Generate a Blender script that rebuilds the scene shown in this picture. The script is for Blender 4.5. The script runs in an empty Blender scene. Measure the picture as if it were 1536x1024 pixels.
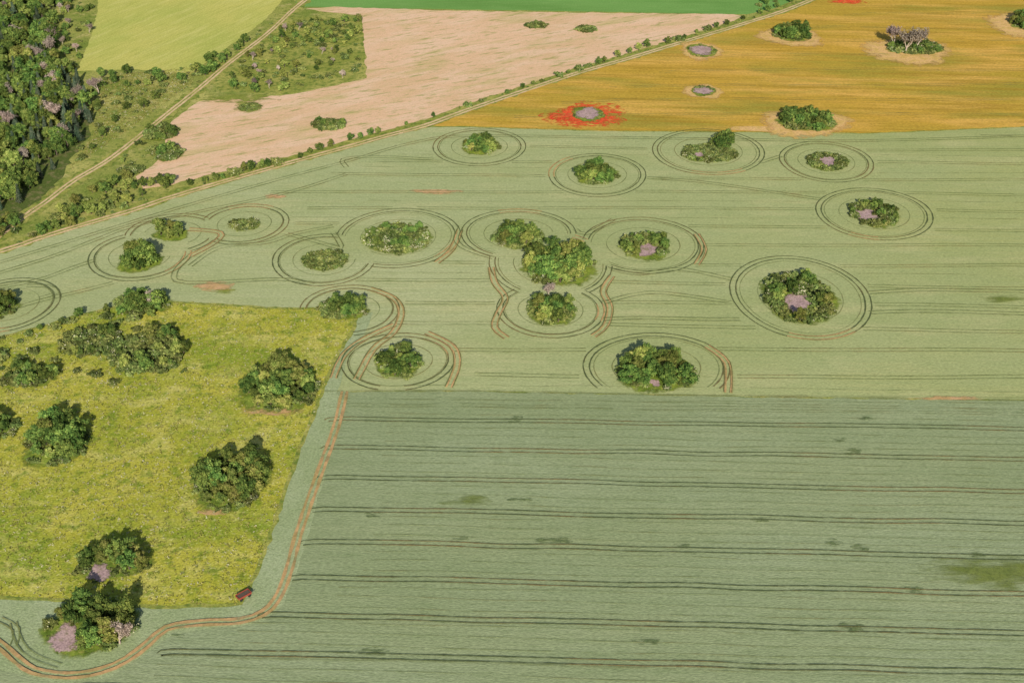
import bpy, math, random
import numpy as np
from mathutils import Vector
random.seed(7); np.random.seed(7)
R=random.random; U=random.uniform
scene=bpy.context.scene
# ---------------------------------------------------------------- helpers: image pixels to ground plane and back
H=300.0; F=2000.0; P=math.radians(32.8); SP,CP=math.sin(P),math.cos(P)
def depth(v): return H/(SP-(512-v)/F*CP)
def ppm(v): return F/depth(v)
def G(u,v):
    t=depth(v); return ((u-768)/F*t, (CP+(512-v)/F*SP)*t)
def proj(x,y):
    t=y*CP+H*SP; up=y*SP-H*CP
    return 768+F*x/t, 512-F*up/t
def lin(c):
    return tuple(((x/255)/12.92 if x/255<=0.04045 else ((x/255+0.055)/1.055)**2.4) for x in c)
GAIN=1.24
def C(r,g,b): 
    l=lin((r,g,b)); return (min(.85,l[0]*GAIN),min(.85,l[1]*GAIN*1.0),min(.85,l[2]*GAIN),1)
p1=G(480,764); p2=G(1536,785); ROW=math.atan2(p2[1]-p1[1],p2[0]-p1[0])
# ---------------------------------------------------------------- materials
class NT:
    def __init__(s,name):
        s.m=bpy.data.materials.new(name); s.m.use_nodes=True
        s.n=s.m.node_tree.nodes; s.l=s.m.node_tree.links; s.n.clear()
        s.out=s.n.new('ShaderNodeOutputMaterial')
    def new(s,t,**k):
        n=s.n.new(t)
        for a,b in k.items(): setattr(n,a,b)
        return n
    def link(s,a,b): s.l.new(a,b)
    def mix(s,f,a,b,mode='MIX'):
        m=s.new('ShaderNodeMix',data_type='RGBA',blend_type=mode)
        for sock,v in ((m.inputs[0],f),(m.inputs[6],a),(m.inputs[7],b)):
            if hasattr(v,'is_output'): s.link(v,sock)
            else: sock.default_value=v
        return m.outputs[2]
    def noise(s,vec,scale,detail=3,rough=.6):
        n=s.new('ShaderNodeTexNoise'); n.inputs['Scale'].default_value=scale
        n.inputs['Detail'].default_value=detail; n.inputs['Roughness'].default_value=rough
        s.link(vec,n.inputs['Vector']); return n.outputs[0]
    def mr(s,v,a,b,c=0,d=1):
        n=s.new('ShaderNodeMapRange'); s.link(v,n.inputs[0])
        for i,x in enumerate((a,b,c,d)): n.inputs[i+1].default_value=x
        return n.outputs[0]
    def math(s,op,a,b):
        n=s.new('ShaderNodeMath',operation=op)
        for i,v in enumerate((a,b)):
            if hasattr(v,'is_output'): s.link(v,n.inputs[i])
            else: n.inputs[i].default_value=v
        return n.outputs[0]
def gmat(name,base,layers=(),grain=(1.2,.25),gs=(1,1),rot=0,bump=.0,alpha=None,xgrad=None,rough=.95):
    t=NT(name); geo=t.new('ShaderNodeNewGeometry')
    mp=t.new('ShaderNodeMapping'); mp.inputs['Rotation'].default_value=(0,0,-rot); t.link(geo.outputs['Position'],mp.inputs['Vector'])
    def sc(sx,sy):
        m=t.new('ShaderNodeMapping'); m.inputs['Scale'].default_value=(sx,sy,1); t.link(mp.outputs[0],m.inputs['Vector']); return m.outputs[0]
    col=base
    if xgrad:
        sx=t.new('ShaderNodeSeparateXYZ'); t.link(geo.outputs['Position'],sx.inputs[0])
        col=t.mix(t.mr(sx.outputs[0],xgrad[0],xgrad[1]),base,xgrad[2])
    for (s,c,lo,hi,strength,st) in layers:
        nz=t.noise(sc(*st),s,3,.62)
        col=t.mix(t.mr(nz,lo,hi,0,strength),col,c)
    gv=sc(*gs)
    g=t.noise(gv,grain[0],2,.7)
    gg=t.mr(g,.3,.7,1-grain[1],1+grain[1])
    cc=t.new('ShaderNodeCombineColor')
    for i in range(3): t.link(gg,cc.inputs[i])
    col=t.mix(1.0,col,cc.outputs[0],'MULTIPLY')
    b=t.new('ShaderNodeBsdfDiffuse')
    t.link(col,b.inputs[0])
    if bump:
        bn=t.new('ShaderNodeBump'); bn.inputs['Strength'].default_value=bump; bn.inputs['Distance'].default_value=.4
        t.link(g,bn.inputs['Height']); t.link(bn.outputs[0],b.inputs['Normal'])
    sh=b.outputs[0]
    if alpha:
        tr=t.new('ShaderNodeBsdfTransparent'); ms=t.new('ShaderNodeMixShader')
        an=t.noise(sc(*alpha.get('st',(1,1))),alpha['s'],3,.65)
        if alpha['mode']=='fade':
            at=t.new('ShaderNodeAttribute',attribute_name='fade')
            f=t.math('SUBTRACT',1.0,at.outputs['Fac'])
            f=t.math('MULTIPLY',f,alpha.get('sharp',2.5))
            k=t.math('MULTIPLY',t.math('SUBTRACT',an,.5),alpha.get('k',3.0))
            a=t.math('ADD',f,k); a=t.mr(a,0,1,0,alpha.get('max',1))
        else:
            a=t.mr(an,alpha['lo'],alpha['hi'],alpha.get('amin',0),alpha.get('max',1))
        t.link(a,ms.inputs[0]); t.link(tr.outputs[0],ms.inputs[1]); t.link(sh,ms.inputs[2]); sh=ms.outputs[0]
    t.link(sh,t.out.inputs[0]); return t.m
def leafmat(name,dark,mid,light,fleck=None,fleckmin=.93,gain=2.05):
    dark,mid,light=[tuple(min(.8,c*gain) for c in q[:3])+(1,) for q in (dark,mid,light)]
    t=NT(name); at=t.new('ShaderNodeAttribute',attribute_name='rnd')
    geo=t.new('ShaderNodeNewGeometry'); n=t.noise(geo.outputs['Position'],.45,2,.6)
    v=t.math('ADD',t.math('MULTIPLY',at.outputs['Fac'],.45),t.mr(n,.3,.7,0,.6))
    r=t.new('ShaderNodeValToRGB'); t.link(v,r.inputs[0]); e=r.color_ramp.elements
    e[0].position=.12; e[0].color=dark; e[1].position=.95; e[1].color=light
    x=e.new(.5); x.color=mid
    col=r.outputs[0]
    oi=t.new('ShaderNodeObjectInfo'); hs=t.new('ShaderNodeHueSaturation')
    t.link(t.mr(oi.outputs['Random'],0,1,.462,.508),hs.inputs['Hue'])
    rr=t.math('FRACT',t.math('MULTIPLY',oi.outputs['Random'],7.31),0.)
    t.link(t.mr(rr,0,1,.55,1.35),hs.inputs['Value']); hs.inputs['Saturation'].default_value=.96
    t.link(col,hs.inputs['Color']); col=hs.outputs[0]
    if fleck: col=t.mix(t.mr(at.outputs['Fac'],fleckmin,fleckmin+.01),col,fleck)
    d=t.new('ShaderNodeBsdfDiffuse'); tl=t.new('ShaderNodeBsdfTranslucent'); ms=t.new('ShaderNodeMixShader'); ms.inputs[0].default_value=.15
    t.link(col,d.inputs[0]); t.link(col,tl.inputs[0]); t.link(d.outputs[0],ms.inputs[1]); t.link(tl.outputs[0],ms.inputs[2])
    t.link(ms.outputs[0],t.out.inputs[0]); return t.m

one=(1,1)
M={}
M['ground']=gmat('scrub_grassland',C(138,140,70),[(.012,C(164,158,90),.4,.6,.9,one),(.04,C(104,120,50),.42,.62,.8,one),(.12,C(176,162,104),.54,.68,.7,one),(.4,C(80,98,42),.54,.66,.75,one)],(1.1,.3),bump=.4)
M['wheat_up']=gmat('green_wheat_upper',C(168,170,126),[(.008,C(152,159,112),.4,.6,.7,(.8,1.4)),(.012,C(144,151,96),.45,.65,.6,(.5,1.4)),(.04,C(178,172,124),.5,.7,.55,(.5,1.6)),(.12,C(138,146,94),.5,.7,.4,(.15,2.2)),(.5,C(148,156,106),.42,.6,.5,(.04,2.2)),(.55,C(114,128,78),.52,.72,.45,(.3,1.6))],(1.3,.2),(.6,1.3),ROW,bump=.4,xgrad=(-40,190,C(156,158,102)))
M['wheat_low']=gmat('green_wheat_lower',C(141,150,114),[(.008,C(130,140,100),.4,.6,.8,(.7,1.4)),(.02,C(148,153,112),.45,.65,.5,(.3,1.8)),(.14,C(122,134,94),.5,.7,.45,(.12,2.4)),(.5,C(128,138,100),.42,.6,.55,(.04,2.0)),(.6,C(104,118,78),.5,.72,.5,(.25,1.6))],(1.4,.21),(.5,1.3),ROW,bump=.4)
M['wheat_head']=gmat('green_wheat_headland',C(150,159,120),[(.05,C(138,149,106),.4,.6,.8,one),(.6,C(114,130,86),.5,.7,.5,one)],(1.3,.2),bump=.4)
M['meadow']=gmat('flower_meadow',C(156,152,56),[(.013,C(172,164,70),.42,.58,.9,one),(.025,C(120,136,46),.44,.62,.9,one),(.07,C(180,172,96),.5,.64,.75,(.8,1.3)),(.12,C(148,150,54),.45,.6,.6,one),(.2,C(102,120,40),.52,.66,.8,one),(.7,C(196,188,128),.56,.7,.6,one),(.45,C(92,112,40),.6,.72,.55,one)],(1.3,.28),bump=.55)
M['gold']=gmat('ripe_barley',C(182,146,60),[(.010,C(166,142,56),.42,.58,.9,(.5,1.5)),(.03,C(202,160,82),.45,.62,.8,(.35,1.8)),(.022,C(138,132,54),.5,.64,.8,(.4,1.6)),(.1,C(148,120,44),.5,.66,.7,(.12,2.0)),(.4,C(154,122,50),.5,.66,.6,(.15,2))],(1.2,.24),(.5,1.3),math.radians(-4),bump=.4)
M['pink']=gmat('bare_seeded_field',C(208,172,138),[(.015,C(200,166,128),.42,.58,.9,one),(.05,C(212,180,150),.45,.6,.7,(.5,1.5)),(.04,C(178,162,108),.52,.66,.7,(.5,1.8)),(.22,C(138,140,76),.56,.67,.8,(.3,1.5)),(.6,C(188,154,118),.5,.7,.4,(.3,1.5)),(.5,C(158,150,92),.58,.7,.7,(.5,1.3))],(1.0,.10),one,math.radians(25),bump=.15)
M['green']=gmat('bright_green_field',C(108,146,76),[(.02,C(94,132,64),.4,.6,.8,(.4,1.5)),(.3,C(126,154,88),.5,.7,.5,(.2,2))],(1.,.15))
M['olive']=gmat('young_rape_field',C(180,174,94),[(.012,C(162,166,84),.4,.6,.9,one),(.1,C(188,182,108),.5,.65,.6,(.3,1.8)),(.3,C(152,154,74),.48,.68,.6,(.2,2))],(1.,.18),rot=math.radians(60))
M['track']=gmat('dirt_track',C(198,170,132),[(.1,C(176,154,106),.45,.6,.8,one),(.5,C(140,136,76),.56,.68,.7,one)],(1.5,.2))
M['verge']=gmat('grass_verge',C(132,136,64),[(.06,C(160,154,84),.45,.6,.8,one),(.3,C(90,108,46),.48,.62,.85,one)],(1.2,.3),bump=.5)
M['tram']=gmat('tramline_rut_shade',C(84,92,58),[(.02,C(122,104,66),.48,.6,.85,one)],(.9,.3),alpha=dict(mode='noise',s=.2,lo=.3,hi=.55,amin=.35,max=.92))  # dark base paints in the shade between crop edges; brown layer is rut soil
M['tramup']=gmat('tramline_rut_shade_upper',C(108,116,70),[(.02,C(140,122,80),.5,.62,.8,one)],(.9,.3),alpha=dict(mode='noise',s=.08,lo=.3,hi=.6,amin=.2,max=.85))  # paler version: crop-gap shade put into the green, soil in the brown
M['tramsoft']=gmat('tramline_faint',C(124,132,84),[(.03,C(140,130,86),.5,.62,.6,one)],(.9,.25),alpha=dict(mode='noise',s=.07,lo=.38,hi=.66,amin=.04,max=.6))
M['ringin']=gmat('drill_circle_ruts',C(118,126,78),[(.03,C(140,126,82),.5,.62,.6,one)],(.9,.25),alpha=dict(mode='noise',s=.06,lo=.32,hi=.62,amin=.2,max=.75))
M['tramsoil']=gmat('tramline_soil',C(176,142,98),[(.1,C(148,130,82),.45,.6,.8,one)],(.9,.2),alpha=dict(mode='noise',s=.12,lo=.28,hi=.48,amin=.35,max=1))
M['rim']=gmat('tall_grass_rim',C(122,136,54),[(.15,C(84,104,40),.45,.6,.8,one),(.5,C(162,156,84),.54,.66,.6,one)],(1.2,.35),bump=.6,alpha=dict(mode='fade',s=.35,sharp=5,k=3))
M['pond']=gmat('dry_pond_bed',C(172,146,140),[(.25,C(150,124,124),.42,.6,.8,one),(.5,C(128,120,84),.54,.66,.7,one),(1.2,C(108,92,90),.56,.68,.5,one)],(1.6,.28),bump=.3,alpha=dict(mode='fade',s=.4,sharp=4,k=4.5))
M['straw']=gmat('dry_halo',C(204,166,110),[(.2,C(186,156,84),.45,.6,.7,one)],(1.2,.2),alpha=dict(mode='fade',s=.2,sharp=4.5,k=4,max=.95))
M['poppy']=gmat('poppies',C(208,80,50),[(.3,C(192,120,60),.5,.62,.8,one)],(1.5,.25),alpha=dict(mode='fade',s=.3,sharp=1.8,k=5.,st=(.8,1.3)))
M['lodge']=gmat('lodged_crop',C(94,108,70),[(.3,C(108,120,74),.45,.6,.8,one)],(1.2,.3),alpha=dict(mode='fade',s=.6,sharp=.8,k=6,max=.7,st=(.4,1.6)))
M['weeds']=gmat('weed_patch',C(116,126,58),[(.2,C(100,112,48),.45,.6,.8,one)],(1.2,.25),alpha=dict(mode='fade',s=.12,sharp=1.4,k=3.6,max=.65,st=(.5,1.6)))
M['soilp']=gmat('bare_soil_patch',C(196,158,116),[(.3,C(176,146,96),.45,.6,.8,one)],(1.2,.2),alpha=dict(mode='fade',s=.3,sharp=2.2,k=4.5,max=.85,st=(.6,1.5)))
M['greenp']=gmat('green_regrowth',C(138,144,66),[(.2,C(116,128,54),.45,.6,.8,one)],(1.2,.25),alpha=dict(mode='fade',s=.2,sharp=1.5,k=5.5,max=.8,st=(.6,1.5)))
M['litter']=gmat('woodland_floor',C(80,92,44),[(.2,C(118,110,74),.5,.62,.7,one)],(1.,.3),bump=.4)
def simple(name,c,rough=.8,metal=0):
    t=NT(name); geo=t.new('ShaderNodeNewGeometry'); n=t.noise(geo.outputs['Position'],3,4)
    b=t.new('ShaderNodeBsdfPrincipled'); b.inputs['Roughness'].default_value=rough; b.inputs['Metallic'].default_value=metal
    col=t.mix(t.mr(n,.35,.7,0,.6),c,(c[0]*.5,c[1]*.5,c[2]*.5,1)); t.link(col,b.inputs['Base Color']); t.link(b.outputs[0],t.out.inputs[0]); return t.m
M['bark']=simple('bark',(.12,.09,.06,1)); M['deadwood']=simple('dead_wood',(.5,.40,.31,1))
M['redpaint']=simple('red_wagon_paint',(.34,.06,.04,1),.6); M['tyre']=simple('tyre_rubber',(.02,.02,.02,1)); M['steel']=simple('steel',(.2,.2,.2,1),.5,.7)
M['leaf']=leafmat('broadleaf_foliage',(.016,.036,.009,1),(.050,.094,.018,1),(.135,.18,.034,1))
M['leafy']=leafmat('yellowish_foliage',(.04,.062,.012,1),(.10,.135,.025,1),(.205,.21,.055,1))
M['leafb']=leafmat('shrub_foliage',(.030,.048,.012,1),(.07,.10,.024,1),(.155,.175,.05,1),(.5,.48,.30,1),.975)
M['leafel']=leafmat('elder_blossom_foliage',(.035,.058,.012,1),(.08,.115,.025,1),(.16,.18,.05,1),(.58,.55,.36,1),.80)
M['needle']=leafmat('conifer_foliage',(.016,.034,.018,1),(.034,.056,.032,1),(.085,.095,.056,1),gain=2.0)
M['deadleaf']=leafmat('withered_foliage',(.11,.085,.065,1),(.20,.16,.125,1),(.29,.24,.185,1))
M['tuft']=leafmat('meadow_tuft_blades',(.05,.07,.014,1),(.12,.13,.026,1),(.22,.21,.065,1),(.46,.43,.26,1),.86,gain=1.8)
# ---------------------------------------------------------------- mesh helpers
def add(name,me,parent=None,loc=(0,0,0)):
    o=bpy.data.objects.new(name,me); scene.collection.objects.link(o)
    if parent: o.parent=parent; o.location=(loc[0]-parent.location[0],loc[1]-parent.location[1],loc[2]-parent.location[2])
    else: o.location=loc
    return o
def empty(name,x,y):
    e=bpy.data.objects.new(name,None); scene.collection.objects.link(e); e.location=(x,y,0); e.empty_display_size=1; return e
def dens(pts,step,jit,closed=True):
    out=[]; n=len(pts)
    for i in range(n if closed else n-1):
        a=pts[i]; b=pts[(i+1)%n]; d=math.dist(a,b); k=min(400,max(1,int(d/step)))
        for j in range(k):
            f=j/k; out.append((a[0]+(b[0]-a[0])*f+U(-jit,jit),a[1]+(b[1]-a[1])*f+U(-jit,jit)))
    return out
def catmull(p,closed=False,step=3.):
    n=len(p); out=[]
    for i in range(n if closed else n-1):
        if closed: a,b,c,d=p[(i-1)%n],p[i],p[(i+1)%n],p[(i+2)%n]
        else: a,b,c,d=p[max(i-1,0)],p[i],p[i+1],p[min(i+2,n-1)]
        k=max(2,int(math.dist(b,c)/step))
        for j in range(k):
            t=j/k; out.append(tuple(.5*((2*b[m])+(-a[m]+c[m])*t+(2*a[m]-5*b[m]+4*c[m]-d[m])*t*t+(-a[m]+3*b[m]-3*c[m]+d[m])*t**3) for m in (0,1)))
    if not closed: out.append(tuple(p[-1]))
    return out
def sheet(name,px,z,mat,jit=.5,smooth=False,world=False):
    w=px if world else [G(*q) for q in px]
    w=catmull(w,True,5.) if smooth else w
    w=dens(w,3.5,jit)
    me=bpy.data.meshes.new(name); me.from_pydata([(x,y,z) for x,y in w],[],[list(range(len(w)))]); me.materials.append(M[mat]); me.update()
    if me.polygons[0].normal.z<0: me.flip_normals()
    return add(name,me),w
class Rib:
    def __init__(s,name,mat,z,name2=None): s.v=[];s.f=[];s.name=name;s.mat=mat;s.z=z
    def line(s,p,w,jit=.08,dz=.0025):
        n=len(p)
        if n<2: return
        s.z+=dz; base=len(s.v); 
        for i,(x,y) in enumerate(p):
            a=p[max(i-1,0)]; b=p[min(i+1,n-1)]; dx,dy=b[0]-a[0],b[1]-a[1]; L=math.hypot(dx,dy) or 1; nx,ny=-dy/L,dx/L
            ww=w/2*(1+U(-.25,.25)); o=U(-jit,jit)
            s.v+= [(x+nx*(o+ww),y+ny*(o+ww),s.z),(x+nx*(o-ww),y+ny*(o-ww),s.z)]
        for i in range(n-1):
            k=base+2*i; s.f.append((k+1,k+3,k+2,k))
    def pair(s,p,gap,w):
        n=len(p)
        if n<2: return
        for sg in (-.5,.5):
            q=[]
            for i,(x,y) in enumerate(p):
                a=p[max(i-1,0)]; b=p[min(i+1,n-1)]; dx,dy=b[0]-a[0],b[1]-a[1]; L=math.hypot(dx,dy) or 1
                q.append((x-dy/L*gap*sg,y+dx/L*gap*sg))
            s.line(q,w)
    def done(s):
        me=bpy.data.meshes.new(s.name); me.from_pydata(s.v,[],s.f); me.materials.append(M[s.mat]); me.update(); return add(s.name,me)
PZ=[.34]
def patch(name,x,y,a,b,mat,z=None,parent=None,rot=0,wob=.12):
    N=36; K=6; ph=[U(0,6.28) for _ in range(4)]
    v=[(0,0,0)];fa=[0.];f=[]
    for k in range(1,K+1):
        for i in range(N):
            t=6.28318*i/N; r=k/K*(1+wob*(math.sin(2*t+ph[0])*.5+math.sin(3*t+ph[1])*.5+.3*math.sin(5*t+ph[2])+.2*math.sin(9*t+ph[3])))
            xx,yy=a*r*math.cos(t),b*r*math.sin(t)
            v.append((xx*math.cos(rot)-yy*math.sin(rot),xx*math.sin(rot)+yy*math.cos(rot),0)); fa.append(k/K)
    for i in range(N):
        f.append((0,1+i,1+(i+1)%N))
        for k in range(K-1):
            o=1+k*N; f.append((o+i,o+N+i,o+N+(i+1)%N,o+(i+1)%N))
    me=bpy.data.meshes.new(name); me.from_pydata(v,[],f); at=me.attributes.new('fade','FLOAT','POINT'); at.data.foreach_set('value',fa)
    me.materials.append(M[mat]); me.update()
    if z is None: PZ[0]+=.003; z=PZ[0]
    return add(name,me,parent,(x,y,z))
def inpoly(x,y,p):
    c=False; n=len(p); j=n-1
    for i in range(n):
        if (p[i][1]>y)!=(p[j][1]>y) and x<(p[j][0]-p[i][0])*(y-p[i][1])/(p[j][1]-p[i][1])+p[i][0]: c=not c
        j=i
    return c
# ---------------------------------------------------------------- vegetation prototypes
def tube(V,Fc,p0,p1,r0,r1,n=6):
    p0=Vector(p0);p1=Vector(p1);d=(p1-p0).normalized(); a=d.orthogonal().normalized(); b=d.cross(a); o=len(V)
    for p,r in ((p0,r0),(p1,r1)):
        for i in range(n):
            t=6.28318*i/n; V.append(tuple(p+a*math.cos(t)*r+b*math.sin(t)*r))
    for i in range(n): Fc.append((o+i,o+(i+1)%n,o+n+(i+1)%n,o+n+i))
def mesh_from(name,V,Fc,pts,nrm,size,mats,elong=1.0):
    n=len(pts); nw=len(Fc); o=len(V)
    nrm=nrm/np.linalg.norm(nrm,axis=1,keepdims=True)
    rv=np.random.normal(size=(n,3)); ta=np.cross(nrm,rv); ta/=np.linalg.norm(ta,axis=1,keepdims=True); tb=np.cross(nrm,ta)
    s=(size*np.random.uniform(.55,1.35,n))[:,None]*.5
    q=np.stack([pts-ta*s*elong-tb*s*.7,pts+ta*s*elong-tb*s*.9,pts+ta*s*.7*elong+tb*s,pts-ta*s*.8*elong+tb*s*.8],1).reshape(-1,3)
    verts=list(V)+[tuple(x) for x in q]
    faces=list(Fc)+[(o+4*i,o+4*i+1,o+4*i+2,o+4*i+3) for i in range(n)]
    me=bpy.data.meshes.new(name); me.from_pydata(verts,[],faces)
    for m in mats: me.materials.append(M[m])
    at=me.attributes.new('rnd','FLOAT','FACE'); at.data.foreach_set('value',np.concatenate([np.zeros(nw),np.random.rand(n)]))
    me.polygons.foreach_set('material_index',np.concatenate([np.zeros(nw,int),np.ones(n,int)]).astype(np.int32)); me.update(); return me
def lobes_pts(lobes,n,flat=.9):
    w=np.array([l[1]**2 for l in lobes]); idx=np.random.choice(len(lobes),n,p=w/w.sum())
    c=np.array([l[0] for l in lobes])[idx]; r=np.array([l[1] for l in lobes])[idx]
    d=np.random.normal(size=(n,3)); d/=np.linalg.norm(d,axis=1,keepdims=True)
    d[:,2]=np.where(d[:,2]<-.5,-d[:,2],d[:,2])
    lump=1+.22*np.sin(d[:,0]*5+c[:,0]*3)*np.sin(d[:,1]*5+c[:,1]*2)+.15*np.sin(d[:,2]*8+c[:,2]*4)
    rr=r*np.random.uniform(.55,1.15,n)*lump
    p=c+d*rr[:,None]*np.array([1,1,flat]); nr=d*.75+np.random.normal(size=(n,3))*.42+np.array([0,0,.12]); return p,nr
def broadleaf(name,mat,seed,rad=4.3,low=2.6,n=3200,leaf=.5,nl=(14,19)):
    random.seed(seed); np.random.seed(seed); V=[];Fc=[]
    top=(U(-.7,.7),U(-.7,.7),6.5); tube(V,Fc,(0,0,-.3),(0,0,2.5),.38,.27,8); tube(V,Fc,(0,0,2.5),top,.27,.1,6)
    lobes=[((top[0],top[1],8.2+U(-.6,.5)),U(1.,1.6))]
    k=random.randint(*nl)
    for i in range(k):
        a=i*2.4+U(-.7,.7); z=low+(8.1-low)*((i+.5)/k)+U(-.7,.7); e=math.sqrt(max(.05,1-((z-4.6)/4.8)**2)); r=rad*e*U(.45,.95)
        c=(r*math.cos(a),r*math.sin(a),z); lobes.append((c,random.choice((.8,1.1,1.4,1.8))*U(.9,1.1)))
        if i%2==0: tube(V,Fc,(0,0,min(z*.6,5)),c,.14,.04,5)
    lobes.append(((0,0,5.2),2.0))
    p,nr=lobes_pts(lobes,n); return mesh_from(name,V,Fc,p,nr,leaf,['bark',mat])
def bush(name,mat,seed,n=800,leaf=.36):
    random.seed(seed); np.random.seed(seed); V=[];Fc=[]; lobes=[]
    for i in range(11):
        a=i*2.4+U(-.4,.4); r=U(.3,1.8); c=(r*math.cos(a),r*math.sin(a),U(.4,1.9)-r*.25); lobes.append((c,U(.35,.9))); tube(V,Fc,(0,0,-.1),c,.07,.02,4)
    p,nr=lobes_pts(lobes,n); p[:,2]=np.maximum(p[:,2],.05); return mesh_from(name,V,Fc,p,nr,leaf,['bark',mat])
def conifer(name,seed):
    random.seed(seed); np.random.seed(seed); V=[];Fc=[]; tube(V,Fc,(0,0,-.3),(0,0,11.5),.3,.04,7); P_=[];Nn=[]
    for k in range(14):
        z=1.8+k*.72; R0=(1-z/12.6)*3.0
        for b in range(9):
            a=b*.7+k*.45+U(-.2,.2); L=R0*U(.75,1.15); tube(V,Fc,(0,0,z),(L*math.cos(a),L*math.sin(a),z-.35*L*.6),.05,.015,3)
            for j in range(13):
                f=(j+1)/13; w=.45*(1-f*.6); P_.append((L*f*math.cos(a)+U(-w,w),L*f*math.sin(a)+U(-w,w),z-.25*L*f+U(-.2,.2))); Nn.append((math.cos(a)*.5+U(-.4,.4),math.sin(a)*.5+U(-.4,.4),.8))
    return mesh_from(name,V,Fc,np.array(P_),np.array(Nn),.62,['bark','needle'])
def deadtree(name,seed,leaves=1700):
    random.seed(seed); np.random.seed(seed); V=[];Fc=[]; tips=[]
    def br(p,d,L,r,k):
        q=p+d*L; tube(V,Fc,p,q,r,r*.6,5 if k>2 else 3)
        if k==0: tips.append(q); return
        for i in range(3 if k>1 else 4):
            nd=(d+Vector((U(-1,1),U(-1,1),U(-.1,.8)))*.75).normalized(); br(p+d*L*U(.55,1),nd,L*U(.65,.88),r*.55,k-1)
    br(Vector((0,0,-.2)),Vector((0,0,1)),3.0,.32,5)
    zmax=max(t.z for t in tips); f=10/zmax; V=[(a*f,b*f,c*f) for a,b,c in V]; 
    t=np.array([tuple(x*f) for x in tips]); i=np.random.choice(len(t),leaves); p=t[i]+np.random.normal(size=(leaves,3))*.5
    return mesh_from(name,V,Fc,p,np.random.normal(size=(leaves,3))*.6+np.array([0,-.6,.7]),.42,['deadwood','deadleaf'])
TREES=[broadleaf('t%d'%i,'leaf',100+i,U(3.7,4.7),U(1.4,2.6)) for i in range(7)]
TREESY=[broadleaf('ty%d'%i,'leafy',150+i,4.1,2.) for i in range(3)]
BUSH=[bush('b%d'%i,'leafb',200+i) for i in range(5)]
ELD=[bush('e%d'%i,'leafel',220+i) for i in range(2)]
CON=[conifer('c%d'%i,240+i) for i in range(3)]
DEAD=[deadtree('d%d'%i,260+i) for i in range(2)]
random.seed(11); np.random.seed(11)
def plant(name,me,x,y,h,parent=None,hz=None,wide=1.0,base=10.):
    o=add(name,me,parent,(x,y,0)); s=h/base; o.scale=(s*wide*U(.82,1.18),s*wide*U(.82,1.18),s); o.rotation_euler=(U(-.1,.1),U(-.1,.1),U(0,6.28)); return o
def tree(x,y,h,parent=None,kind=None):
    r=R(); kind=kind or 't'
    if kind=='t':
        me=random.choice(TREES) if r<.84 else random.choice(TREESY); return plant('deciduous_tree',me,x,y,h,parent)
    if kind=='y': return plant('deciduous_tree',random.choice(TREESY),x,y,h,parent)
    if kind=='b': return plant('shrub',random.choice(BUSH),x,y,h,parent,wide=1.15,base=2.6)
    if kind=='e': return plant('elder_bush',random.choice(ELD),x,y,h,parent,wide=1.15,base=2.6)
    if kind=='c': return plant('pine_tree',random.choice(CON),x,y,h,parent,base=12)
    if kind=='d': return plant('dead_tree',random.choice(DEAD),x,y,h,parent)
# ---------------------------------------------------------------- ground sheets
me=bpy.data.meshes.new('ground'); me.from_pydata([(-6000,-2000,0),(6000,-2000,0),(6000,9000,0),(-6000,9000,0)],[],[(0,1,2,3)]); me.materials.append(M['ground']); add('ground',me)
north=[(0,377),(60,358),(125,338),(200,317),(250,301),(330,278),(390,260),(450,243),(520,224),(580,207),(640,191)]
UPX=[(-500,490)]+north+[(700,191),(900,197),(1100,199),(1300,201),(1536,191),(2000,182),(2100,607),(1700,603),(1536,600),(1300,597),(1100,594),(900,590),(700,586),(487,586),(300,760),(-500,760)]
_,UPW=sheet('wheat_field',UPX,.03,'wheat_up')
sheet('wheat_field',[(487,587),(700,587),(900,591),(1100,595),(1300,598),(1536,601),(1700,604),(2100,608),(2400,1500),(-700,1500),(-500,880),(300,800)],.06,'wheat_low')
MEAD=[(-500,520),(-60,520),(0,506),(60,490),(110,475),(170,461),(215,455),(260,453),(330,457),(400,462),(470,463),(535,476),(528,498),(505,535),(488,575),(470,622),(450,672),(430,730),(410,790),(388,850),(362,906),(300,908),(230,911),(160,905),(100,900),(0,896),(-60,894),(-500,890)]
sheet('headland_strip',[(535,470),(560,468),(548,500),(520,540),(505,590),(517,600),(500,665),(480,735),(462,800),(445,860),(425,905),(390,935),(300,945),(250,955),(215,985),(160,1015),(90,1024),(20,1010),(-40,985),(-40,880),(370,880),(400,780),(480,570)],.09,'wheat_head',smooth=False)
_,MEADW=sheet('flower_meadow',MEAD,.12,'meadow',jit=.9)
sheet('ripe_barley_field',[(650,189),(720,160),(800,134),(870,111),(940,90),(1020,66),(1100,42),(1170,20),(1225,-2),(1300,-40),(2400,-90),(2100,182),(1536,190),(1300,200),(1100,198),(900,196),(700,190)],.09,'gold')
sheet('bare_field',[(457,14),(500,11),(700,17),(900,20),(1100,22),(1116,26),(1060,45),(1000,63),(900,93),(800,124),(700,156),(640,179),(540,206),(460,228),(400,243),(300,266),(240,281),(215,283),(206,264),(232,247),(252,225),(246,196),(262,178),(300,152),(370,146),(430,143),(480,134),(551,118),(546,60),(541,24)],.09,'pink',jit=.9)
sheet('green_crop_field',[(480,-60),(440,10),(470,11),(700,15),(900,18),(1120,22),(1165,12),(1225,-15),(1280,-60)],.06,'green')
sheet('green_crop_field',[(152,-60),(146,20),(135,60),(115,107),(200,104),(285,112),(325,82),(365,55),(400,28),(430,-8),(460,-60)],.06,'olive')
sheet('orchard_meadow',[(440,25),(541,28),(546,60),(551,116),(480,132),(430,141),(330,138),(320,125),(350,95),(385,65)],.05,'verge')
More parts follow.
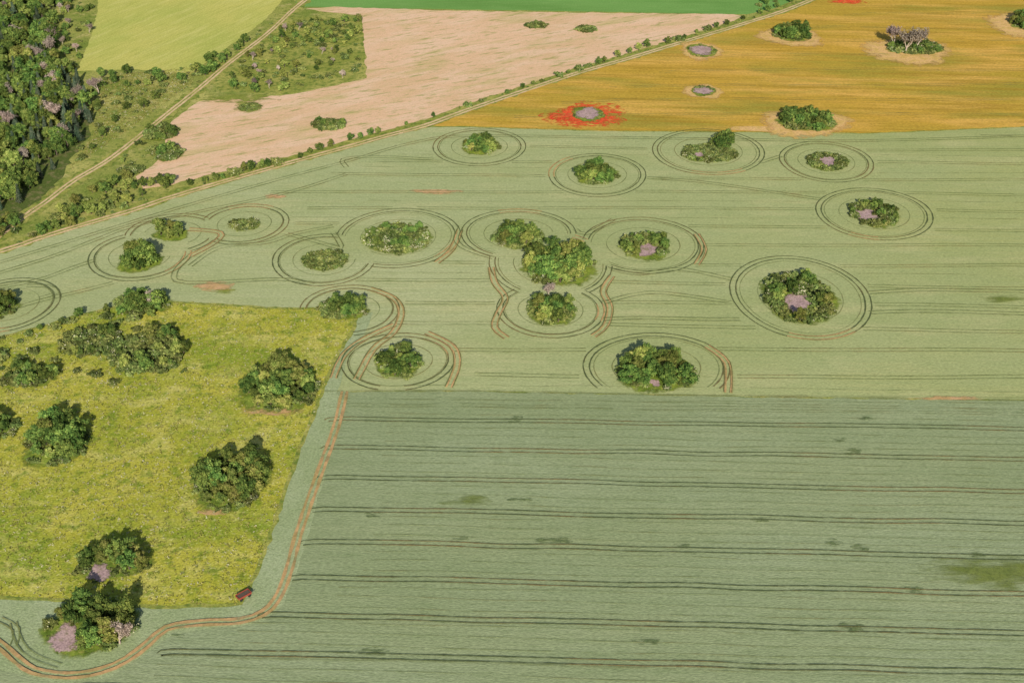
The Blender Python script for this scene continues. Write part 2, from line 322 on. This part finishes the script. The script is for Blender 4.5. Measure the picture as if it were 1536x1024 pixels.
sheet('woodland_floor',[(-500,-60),(82,-60),(86,60),(92,115),(128,140),(138,200),(112,232),(78,285),(40,318),(0,330),(-500,430)],.03,'litter',jit=1.5)
vg=Rib('grass_verge','verge',.15); trk=[(-300,468),(0,376),(60,356),(125,336),(200,314),(250,297),(330,273),(390,256),(450,239),(520,220),(580,203),(640,187),(700,165),(800,131),(870,108),(940,88),(1020,64),(1100,40),(1170,18),(1225,-4),(1330,-50)]
TW=catmull([G(*q) for q in trk]); vg.line([(x,y+1.5) for x,y in TW],9,.6)
trk2=[(-40,385),(30,330),(70,302),(110,272),(160,242),(200,212),(250,172),(300,132),(340,98),(400,52),(440,15),(470,-10),(520,-60)]
TW2=catmull([G(*q) for q in trk2]); vg.line(TW2,9,.6)
EDGE=[G(*q) for q in [(-60,508),(0,506),(60,490),(110,475),(170,461),(215,455),(260,453),(330,457),(400,462),(470,463),(535,476),(528,498),(505,535),(488,575),(470,622),(450,672),(430,730),(410,790),(388,850),(362,906),(300,908),(230,911),(160,905),(100,900),(0,896),(-60,894)]]
vg.line(dens(EDGE,3,.3,False),1.6,.35); vg.done()
ft=Rib('farm_track','track',.2); ft.pair([(x,y-1) for x,y in TW],2.6,1.5); ft.pair(TW2,2.2,1.3)
ft.done()
# ---------------------------------------------------------------- tramlines
RINGS=[(719,221,69,1),(896,263,74,1),(1063,228,83,1),(1240,243,71,1),(1312,321,86,1),(1201,445,103,1.22),(965,368,90,1),(826,397,93,1.1),(778,352,88,.9),(826,466,82,.95),(597,357,94,1),(486,390,77,1.05),(366,337,66,1),(209,385,76,1),(258,352,70,.95),(597,543,86,.9),(985,553,112,.85),(524,466,76,.95),(10,458,78,1)]
ringw=[]
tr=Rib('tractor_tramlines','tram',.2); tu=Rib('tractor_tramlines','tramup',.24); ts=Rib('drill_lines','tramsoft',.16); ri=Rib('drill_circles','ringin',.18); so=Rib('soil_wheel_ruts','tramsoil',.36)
for (cx,cy,rx,st) in RINGS:
    x,y=G(cx,cy); r=rx/ppm(cy); y=y+.02*r; ringw.append((x,y,r,st))
for (x,y,r,st) in ringw:
    ph=U(0,6.28)
    def ring(rr,a0=0,a1=6.2832):
        n=max(12,int(rr*(a1-a0)/2.)); return [(x+rr*(1+.018*math.sin(2*t+ph)+.012*math.sin(3*t))*math.cos(t),y+st*rr*(1+.018*math.sin(2*t+ph))*math.sin(t)) for t in [a0+(a1-a0)*i/n for i in range(n+1)]]
    def cut(pts,rr):
        segs=[];cur=[]
        for p in pts:
            bad=any((p[0]-a)**2+((p[1]-b)/s)**2<(c*.93)**2 for (a,b,c,s) in ringw if (a,b)!=(x,y)) or inpoly(p[0],p[1],MEADW) or p[1]<G(768,583)[1]
            if bad:
                if len(cur)>2: segs.append(cur)
                cur=[]
            else: cur.append(p)
        if len(cur)>2: segs.append(cur)
        return segs
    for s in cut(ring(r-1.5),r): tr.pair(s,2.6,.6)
    for q in (.85,.6):
        for s in cut(ring(r*q),r): ri.line(s,.42)
    a0=U(0,6)
    if R()<.7:
        for s in cut(ring(r-1.5,a0,a0+U(.5,1.4)),r): so.pair(s,2.6,.65)
d=(math.cos(ROW),math.sin(ROW)); nn=(-d[1],d[0]); P0=G(1536,606)
UPS=[G(*q) for q in UPX[:-3]]
def nearedge(x,y,dist):
    for a in range(0,360,45):
        if not inpoly(x+dist*math.cos(math.radians(a)),y+dist*math.sin(math.radians(a)),UPS): return True
    return False
for k in range(1,16):
    for sub in (0,1):
        off=k*18+(9 if sub else 0); cur=[]
        wav=U(0,6)
        if sub and R()<.4: continue
        for i in range(0,230):
            s=-(i*3)+140
            x=P0[0]+s*d[0]+off*nn[0]; y=P0[1]+s*d[1]*.5+off*nn[1]+1.6*math.sin(s*.012+wav)+.4*math.sin(s*.05+wav)
            u,v=proj(x,y)
            ok=u>430-(v-250)*.1+30*math.sin(k*2.3) and not nearedge(x,y,9 if u>700 else 22) and not any((x-a)**2+((y-b)/q)**2<(c*1.02)**2 for (a,b,c,q) in ringw) and not inpoly(x,y,MEADW)
            if ok: cur.append((x,y))
            if (not ok or i==229) and cur:
                if len(cur)>6:
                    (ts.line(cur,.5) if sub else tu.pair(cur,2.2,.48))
                cur=[]
hand=[[(-60,410),(0,394),(120,358),(250,318),(400,275),(520,243),(620,215),(700,205),(900,207),(1100,210),(1300,212),(1600,203)],
 [(-60,428),(0,410),(80,385),(140,362),(200,340),(300,318),(430,290),(520,262)],
 [(0,432),(60,420),(110,402),(140,392)],[(0,470),(60,452),(120,438),(170,425)],[(60,448),(85,440),(70,430),(40,430)],
 [(520,252),(515,240),(560,236),(650,240)],[(285,400),(330,372),(400,365),(440,352),(500,340)],
 [(285,385),(262,410),(280,425),(420,420),(470,428)],[(500,350),(512,370),(505,372),(470,362),(430,352)],[(692,340),(684,360),(700,375),(740,388)],
 [(863,345),(880,352),(920,330)],[(918,405),(960,412),(1020,405),(1098,420)],[(905,455),(980,440),(1098,455)],[(905,480),(960,478),(1050,480),(1110,480)],
 [(1140,245),(1172,235)],[(971,268),(1060,275),(1230,300)],[(1305,440),(1400,436),(1600,440)],[(1305,470),(1400,468),(1600,474)]]
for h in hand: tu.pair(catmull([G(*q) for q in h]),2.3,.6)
soil=[[(737,402),(742,425),(758,448),(748,470),(742,492),(760,508)],[(918,415),(905,438),(915,462),(908,490),(890,505)],[(555,434),(590,448),(602,470),(590,500),(560,525),(535,570)],[(500,568),(515,535),(545,510),(592,488)],[(640,500),(678,520),(686,548),(673,582)],[(1060,520),(1090,545),(1092,590)],[(690,345),(678,375),(655,395)],[(1045,352),(1056,375),(1045,398)],[(283,345),(330,350),(322,365),(285,385)]]
for h in soil:
    w=catmull([G(*q) for q in h]); so.pair(w,2.3,.9); tu.pair(w,3.0,.5)
head=[(517,588),(506,635),(487,690),(467,745),(447,805),(432,860),(415,900),(395,920),(360,932),(300,935),(250,943),(222,966),(190,990),(150,1007),(100,1014),(50,1006),(20,985),(-10,960),(-60,940)]
HW=catmull([G(*q) for q in head]); so.pair(HW,2.1,1.15)
low=[(500,607,1600,617,0),(500,628,1600,645,1),(494,671,1600,691,1),(486,716,1600,739,1),(476,764,1600,787,1),(462,813,1600,838,1),(445,866,1600,893,1),(400,922,1600,953,1),(250,978,1600,1011,1),(120,1030,1600,1075,1),(60,1090,1700,1140,1)]
for (a,b,c,e,k) in low:
    pts=[(a-10,b+4),(a+8,b+.5)]+[(a+18+(c-a-18)*i/12,b+(e-b)*i/12+U(-1.2,1.2)) for i in range(1,13)]
    w=catmull([G(*q) for q in pts]); 
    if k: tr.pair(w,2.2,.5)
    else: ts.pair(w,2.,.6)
    for off in (4.5,9,13.5):
        w2=[(x,y+off+.5*math.sin(x*.02+off)) for x,y in w[8:]]; ts.line(w2,.45)
for q in [[(20,935),(30,965),(50,985),(90,1000)],[(0,930),(25,945),(20,970)]]: tu.pair(catmull([G(*a) for a in q]),2.,.5)
ts.line(catmull([G(*q) for q in [(487,587),(700,586.5),(900,590.5),(1100,594.5),(1300,597.5),(1600,602)]]),1.2)
for y0 in (20,42,62,84,105,128,150,172):
    u0=1240-(y0)*3.25+90; w=catmull([G(u0+(1600-u0)*i/8,y0+U(-1.5,1.5)+(4 if i<1 else 0)) for i in range(9)],step=6); ts.pair(w,2.4,.6)
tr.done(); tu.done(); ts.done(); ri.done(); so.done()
# ---------------------------------------------------------------- groves
def grove(x0,x1,yt,yb,h,kinds='tttb',pond=None,dens_=1.,rim=True,name='tree_grove',fringe=True):
    cx=(x0+x1)/2; pm=ppm(yb); dep=math.asin(min(1,H/math.hypot(*(G(cx,yb)+(H,)))))
    a=(x1-x0)/2/pm; ytg=yt+h*math.cos(dep)*pm*.8
    ytg=min(ytg,yb-3); Yb=G(cx,yb)[1]; Yt=G(cx,ytg)[1]; b=max((Yt-Yb)/2,.42*a); b=min(b,1.5*a); cy=Yb+b
    X=(cx-768)/F*(cy*CP+H*SP)
    e=empty(name,X,cy)
    if rim: patch('tall_grass_rim',X,cy,a*1.1,b*1.1,'rim',parent=e)
    pw=None
    if pond:
        px,py=G(pond[0],pond[1]); pr=pond[2]*1.2/ppm(pond[1]); pw=(px,py,pr*.95); patch('dry_pond_bed',px,py,pr,pr*1.2,'pond',parent=e,z=.75,wob=.25)
        for i in range(6):
            t=U(0,6.28); tree(px+pr*U(.85,1.1)*math.cos(t),py+pr*U(.85,1.1)*math.sin(t),U(.5,1.),e,'b')
    def blocked(x,y,hh): return pw and abs(x-pw[0])<pw[2]*.95+hh*.2 and pw[1]-pw[2]*.8-hh*1.5<y<pw[1]+pw[2]*.9+hh*.3
    cr=h*.40; placed=[]; n=max(1,int(a*b*3.14/(cr*cr*1.7)*dens_))
    ia=max(a-cr*.75,a*.15); ib=max(b-cr*.6,b*.1)
    for _ in range(n*30):
        if len(placed)>=n: break
        t=U(0,6.28); r=math.sqrt(R()); x=X+ia*r*math.cos(t); y=cy+ib*r*math.sin(t)
        if blocked(x,y,h) or any((x-p)**2+(y-q)**2<(cr*1.12)**2 for p,q in placed): continue
        placed.append((x,y)); k=random.choice(kinds); hh=h*random.choice((.6,.8,.95,1.15))*U(.95,1.05)
        if k in 'be': hh=min(h,4.5)*U(.6,1.)
        tree(x,y,hh,e,k)
    if fringe:
        for i in range(int(a*b*.14)+int((a+b)*.9)+2):
            t=U(0,6.28); r=math.sqrt(U(.15,1.0)); x=X+a*r*math.cos(t); y=cy+b*r*math.sin(t)
            if not blocked(x,y,1.5): tree(x,y,U(.9,2.9),e,random.choice('bbbbbbe'))
    return e
g=grove
g(693,747,195,233,6,'ttb',dens_=.7); g(863,928,236,277,6.5,'ttt'); g(1024,1106,214,243,2.4,'bb',dens_=.7,pond=(1048,233,7)); g(1062,1106,194,228,8,'t',rim=False,fringe=False)
g(1212,1270,225,256,3,'bb',pond=(1240,243,13)); g(1275,1348,296,340,4,'bbt',pond=(1300,323,15)); g(1145,1250,398,487,6,'tbtbbe',pond=(1196,456,21))
g(930,1004,341,390,5,'tbb',pond=(972,376,14)); g(783,893,352,428,9,'tttty'); g(742,815,326,373,6.5,'ttb'); g(792,864,432,488,6.5,'ttb')
g(547,643,329,380,4.5,'tbbe'); g(455,520,371,405,3.2,'bbb'); g(347,388,326,346,2,'bb'); g(180,240,350,411,10,'t',fringe=False); g(232,282,325,363,8,'tty',dens_=.8,fringe=False)
g(566,628,508,568,6.5,'ttbe'); g(925,1043,517,588,7.5,'ttt',pond=(982,576,7)); g(478,552,435,480,7.5,'ttb',dens_=.8); g(-40,27,427,480,8,'t')
g(173,256,422,472,8,'tttb'); g(93,182,480,537,5.5,'tbbb',dens_=.75,rim=False); g(163,285,488,562,6,'tbbbb',dens_=.75,rim=False); g(5,85,538,581,5,'bbt'); g(40,135,612,700,8.5,'t'); g(-60,25,605,665,8.5,'t')
g(290,403,665,767,8,'ttty',dens_=.95); g(362,480,530,619,8.5,'ttty',dens_=.95); g(115,228,803,868,7,'ttytb',pond=(150,861,15)); g(65,203,882,982,8.5,'tty',pond=(97,960,21)); g(-30,12,520,545,4,'bb')
g(1158,1218,33,62,7,'t'); g(1330,1415,58,82,4,'bbet'); g(1515,1575,14,48,7,'tb'); g(1168,1250,157,198,5.5,'tttb'); g(470,518,174,196,4,'bbt'); g(788,820,30,43,3.5,'bb'); g(864,892,36,49,3.2,'bb')
g(236,274,210,242,6,'tb'); g(220,262,182,212,5,'tbb'); g(178,216,246,262,2,'b'); g(358,392,153,168,1.2,'b',dens_=.4,fringe=False)
for (u,v,r) in [(1052,77,20),(1055,138,15),(882,172,21)]:
    x,y=G(u,v); rr=r/ppm(v); e=empty('overgrown_pond',x,y); patch('tall_grass_rim',x,y,rr*1.25,rr*1.4,'rim',parent=e); patch('dry_pond_bed',x,y,rr*.95,rr*1.05,'pond',parent=e,z=.8,wob=.15)
    for i in range(9):
        t=U(0,6.28); tree(x+rr*1.0*math.cos(t),y+rr*1.1*math.sin(t),U(.8,2.),e,'b')
for (u,v,h) in [(1358,80,16),(1340,73,13),(1374,76,14)]: tree(*G(u,v),h,None,'d')
for (u,v,h) in [(232,462,8),(180,965,8),(148,140,9),(822,444,6),(118,190,9),(108,160,8)]: tree(*G(u,v),h,None,'d')
def pp(name,u,v,rx,ry,mat,z=None,wob=.15):
    x,y=G(u,v); a=rx/ppm(v); b=(G(u,v-ry)[1]-G(u,v+ry)[1])/2; patch(name,x,y,a,b,mat,z=z,wob=wob)
pp('poppy_patch',880,174,66,19,'poppy',z=.3,wob=.2); pp('poppy_patch',858,172,36,12,'poppy',z=.31); pp('poppy_patch',1270,3,30,4,'poppy',z=.3)
pp('dry_halo',1207,185,68,24,'straw',z=.3); pp('dry_halo',1362,77,76,20,'straw',z=.3); pp('dry_halo',1187,56,50,16,'straw',z=.3); pp('dry_halo',1052,77,36,14,'straw',z=.29); pp('dry_halo',1055,138,30,12,'straw',z=.28); pp('dry_halo',1540,38,62,22,'straw',z=.3); pp('dry_halo',1150,194,60,5,'straw',z=.27)
pp('bare_soil_patch',322,430,32,8,'soilp',z=.31); pp('regrowth',338,437,16,4,'greenp',z=.32); pp('bare_soil_patch',1420,598,60,3,'soilp',z=.31); pp('bare_soil_patch',655,288,40,4,'soilp',z=.26); pp('bare_soil_patch',412,295,16,4,'soilp',z=.31); pp('bare_soil_patch',320,768,26,6,'soilp',z=.3); pp('bare_soil_patch',410,615,45,10,'soilp',z=.3)
pp('weed_patch',1495,858,110,28,'weeds',z=.3); pp('weed_patch',700,752,42,8,'weeds',z=.3); pp('weed_patch',1500,448,40,6,'weeds',z=.3)
pp('regrowth',355,148,60,8,'greenp',z=.3); pp('regrowth',372,160,24,9,'greenp',z=.28)
for (u,v,a,b) in [(770,629,16,5),(1278,678,16,6),(830,811,30,6),(1256,660,14,4),(560,772,14,5),(690,808,14,4),(1024,818,12,5),(1290,822,14,5),(1250,815,16,6),(970,962,22,6),(1280,942,22,8),(1372,885,14,6),(1465,832,12,6),(560,978,24,8),(1296,628,12,4),(780,750,20,3),(270,952,14,5),(1140,780,16,4)]:
    pp('lodged_crop',u,v,a,b,'lodge',z=.29)
# ---------------------------------------------------------------- hedges, scrub, woodland
hd=empty('hedgerow',*G(600,190))
for (u,v,h) in [(216,280,6),(228,279,5),(248,283,7),(240,276,6),(256,276,6),(285,278,4),(308,274,4),(322,270,4.5),(334,268,3),(352,262,4.5),(366,257,5),(378,254,5.5),(392,252,5),(402,250,4.5),(415,246,4),(450,238,3.5),(464,231,4),(480,226,4.5),(496,221,4.5),(526,211,4.5),(541,208,4),(555,203,4.5),(567,200,4),(610,188,2.5),(650,176,3),(702,160,3.5),(690,164,2),(722,153,2.5),(760,141,3),(784,133,3.5),(800,128,3),(812,124,2.5),(838,115,4),(852,111,3),(868,106,4),(882,100,3),(898,97,5),(906,94,4),(926,86,5),(944,81,4.5),(958,76,5),(970,71,5.5),(1002,66,5),(1018,61,4.5),(1026,60,4),(1045,50,3),(1062,45,3.5),(1074,42,4),(1090,38,4),(1115,30,3),(1140,22,4),(1152,18,5),(1165,12,4),(1185,4,5)]:
    tree(*G(u,v),h,hd,random.choice('ttb') if h<5 else 't')
for (x,y) in TW[::2]:
    if R()<.4 and y>430: tree(x+U(-1,1),y+U(3.,6),U(.6,1.5),hd,'b')
def scatter(name,poly,step,kinds,h0,h1,prob=1.,avoid=None,sh=(1.2,3.2)):
    w=[G(*q) for q in poly]; xs=[p[0] for p in w]; ys=[p[1] for p in w]; e=empty(name,sum(xs)/len(xs),sum(ys)/len(ys)); y=min(ys)
    while y<max(ys):
        x=min(xs)
        while x<max(xs):
            X=x+U(-.5,.5)*step; Y=y+U(-.5,.5)*step
            if R()<prob and inpoly(X,Y,w) and not (avoid and min((X-a)**2+(Y-b)**2 for a,b in avoid[::2])<16):
                k=random.choice(kinds); h=U(h0,h1)
                if k in 'be': h=U(*sh)
                tree(X,Y,h,e,k)
            x+=step
        y+=step
scatter('woodland',[(-260,-40),(80,-40),(84,60),(86,110),(105,150),(120,200),(100,225),(70,275),(30,310),(-10,320),(-260,380)],7.2,'ttttttttttccccd',6.5,11.5,.95)
scatter('pine_stand',[(40,90),(100,110),(140,150),(135,210),(95,225),(60,180)],7,'ccdct',8,12,.75)
scatter('scrub',[(20,345),(60,300),(110,250),(150,215),(200,190),(230,150),(290,125),(310,110),(290,100),(200,112),(130,118),(140,200),(110,230),(80,285),(30,315)],6,'tbbbbbt',3.5,6.5,.5,TW2)
scatter('scrub',[(88,-20),(150,-20),(140,40),(115,105),(125,135),(95,110),(88,50)],6,'bbtdb',3,6,.5)
scatter('hedge_thicket',[(45,358),(70,330),(120,300),(150,280),(190,268),(218,285),(215,305),(150,326),(90,345)],4.6,'tybb',4,7,.85)
scatter('hedge_thicket',[(-60,385),(-40,350),(20,325),(35,335),(20,355)],5,'ttb',5,7,.7)
scatter('orchard',[(385,70),(440,30),(538,30),(545,75),(550,112),(480,130),(430,138),(330,134),(345,105)],6.5,'tyybbbbd',3.2,5.8,.65)
scatter('orchard',[(440,30),(535,32),(545,65),(470,75),(430,60)],5.5,'bbtt',2.5,4.5,.6)
scatter('hedge_thicket',[(240,125),(300,100),(350,70),(400,42),(440,8),(450,12),(410,52),(360,85),(330,110),(300,125)],6,'ttb',4.5,7,.55,TW2)
scatter('scrub',[(190,208),(215,195),(262,175),(250,215),(232,245),(205,260),(150,262),(170,240)],8,'bbt',3,5,.35,TW2)
scatter('scrub',[(100,485),(220,455),(260,500),(250,540),(110,530)],7,'bbbt',2.5,4.5,.3)
scatter('scrub',[(0,500),(80,482),(170,465),(260,458),(250,470),(90,495),(0,515)],4.5,'bbt',2.5,5,.5)
scatter('scrub',[(-60,510),(0,508),(90,482),(260,470),(290,560),(80,600),(-60,600)],9,'b',2.5,5,.35)
scatter('hedge_thicket',[(1120,20),(1165,8),(1210,-8),(1260,-30),(1230,-35),(1150,0)],5,'ttb',3,5,.6)
for (u,v,h) in [(190,112,7),(235,118,7),(320,108,8),(350,132,6),(382,138,6),(260,205,6),(270,120,5)]: tree(*G(u,v),h,None,'t')
def tufts(name,poly,n,s0,s1,z=.12):
    xs=[p[0] for p in poly]; ys=[p[1] for p in poly]; pts=[]
    x0=max(min(xs),-300); 
    while len(pts)<n:
        x=U(x0,max(xs)); y=U(min(ys),max(ys))
        if inpoly(x,y,poly): pts.append((x,y))
    pts=np.array(pts); k=5; q=np.repeat(pts,k,0); m=len(q); s=np.repeat(np.random.uniform(s0,s1,n)*np.random.uniform(.5,1,n),k)
    p=np.column_stack([q[:,0]+np.random.normal(size=m)*s*.5,q[:,1]+np.random.normal(size=m)*s*.5,z+s*np.random.uniform(.1,.5,m)])
    me=mesh_from(name,[],[],p,np.random.normal(size=(m,3))*.6+np.array([0,-.2,.9]),.36,['bark','tuft'])
    r=np.repeat(np.random.rand(n),k); me.attributes['rnd'].data.foreach_set('value',r); add(name,me)
MP=[G(*q) for q in MEAD]; MP=[(max(a,-290),b) for a,b in MP]
tufts('meadow_grass_tufts',MP,11000,.4,1.2)
tufts('scrub_grass_tufts',[G(*q) for q in [(20,345),(110,250),(200,190),(290,125),(290,100),(130,118),(140,200),(80,285)]],2500,.5,1.5,.0)
# ---------------------------------------------------------------- red farm wagon
def wagon(x,y,rot):
    e=empty('farm_trailer',x,y); e.location.z=.15; e.rotation_euler=(0,0,rot)
    def box(nm,c,s,mat,taper=0):
        a,b,h=s[0]/2,s[1]/2,s[2]/2; v=[(sx*(a+(taper if sz>0 else 0)),sy*(b+(taper if sz>0 else 0)),sz*h) for sz in (-1,1) for sx,sy in ((-1,-1),(1,-1),(1,1),(-1,1))]
        m=bpy.data.meshes.new(nm); m.from_pydata(v,[],[(3,2,1,0),(4,5,6,7),(0,1,5,4),(1,2,6,5),(2,3,7,6),(3,0,4,7)]); m.materials.append(M[mat]); o=bpy.data.objects.new(nm,m); scene.collection.objects.link(o); o.parent=e; o.location=c
        bv=o.modifiers.new('b','BEVEL'); bv.width=.03
    box('chassis',(0,0,.75),(4.6,1.0,.18),'steel'); box('floor',(0,0,.93),(4.6,2.1,.1),'redpaint')
    for sy in (-1,1): box('side_board',(0,sy*1.1,1.35),(4.7,.07,.75),'redpaint')
    for sx in (-1,1): box('end_board',(sx*2.32,0,1.35),(.07,2.1,.72),'redpaint')
    box('drawbar',(3.2,0,.6),(1.9,.14,.12),'steel'); box('load',(0,0,1.2),(4.4,2.0,.4),'bark')
    for sx in (-1.5,1.5):
        box('axle',(sx,0,.5),(.12,1.9,.12),'steel')
        for sy in (-1,1):
            V=[];Fc=[]; tube(V,Fc,(0,-.15,0),(0,.15,0),.5,.5,18); Fc.append(tuple(range(17,-1,-1))); Fc.append(tuple(range(18,36)))
            m=bpy.data.meshes.new('wheel'); m.from_pydata(V,[],Fc); m.materials.append(M['tyre']); o=bpy.data.objects.new('wheel',m); scene.collection.objects.link(o); o.parent=e; o.location=(sx,sy*1.0,.5)
wagon(*G(366,896),math.radians(42))
# ---------------------------------------------------------------- light, sky, camera
el=math.radians(28); az=math.radians(4)
sd=Vector((math.sin(az)*math.cos(el),-math.cos(az)*math.cos(el),math.sin(el)))
L=bpy.data.lights.new('sun','SUN'); L.energy=5.0; L.angle=math.radians(.5); L.color=(1,.95,.85)
lo=bpy.data.objects.new('sun',L); scene.collection.objects.link(lo); lo.rotation_euler=(-sd).to_track_quat('-Z','Y').to_euler(); lo.location=(0,0,400)
w=bpy.data.worlds.new('World'); scene.world=w; w.use_nodes=True; nt=w.node_tree; bg=nt.nodes['Background']; sk=nt.nodes.new('ShaderNodeTexSky'); sk.sky_type='NISHITA'; sk.sun_disc=False
sk.sun_elevation=el; sk.sun_rotation=math.pi-az; nt.links.new(sk.outputs[0],bg.inputs[0]); bg.inputs[1].default_value=.09
cam=bpy.data.cameras.new('camera'); co=bpy.data.objects.new('camera',cam); scene.collection.objects.link(co); co.location=(0,0,H); co.rotation_euler=(math.pi/2-P,0,0)
cam.sensor_width=36; cam.lens=36*F/1536; cam.clip_end=20000; cam.clip_start=1; scene.camera=co
scene.view_settings.view_transform='Standard'; scene.view_settings.look='None'; scene.view_settings.exposure=0
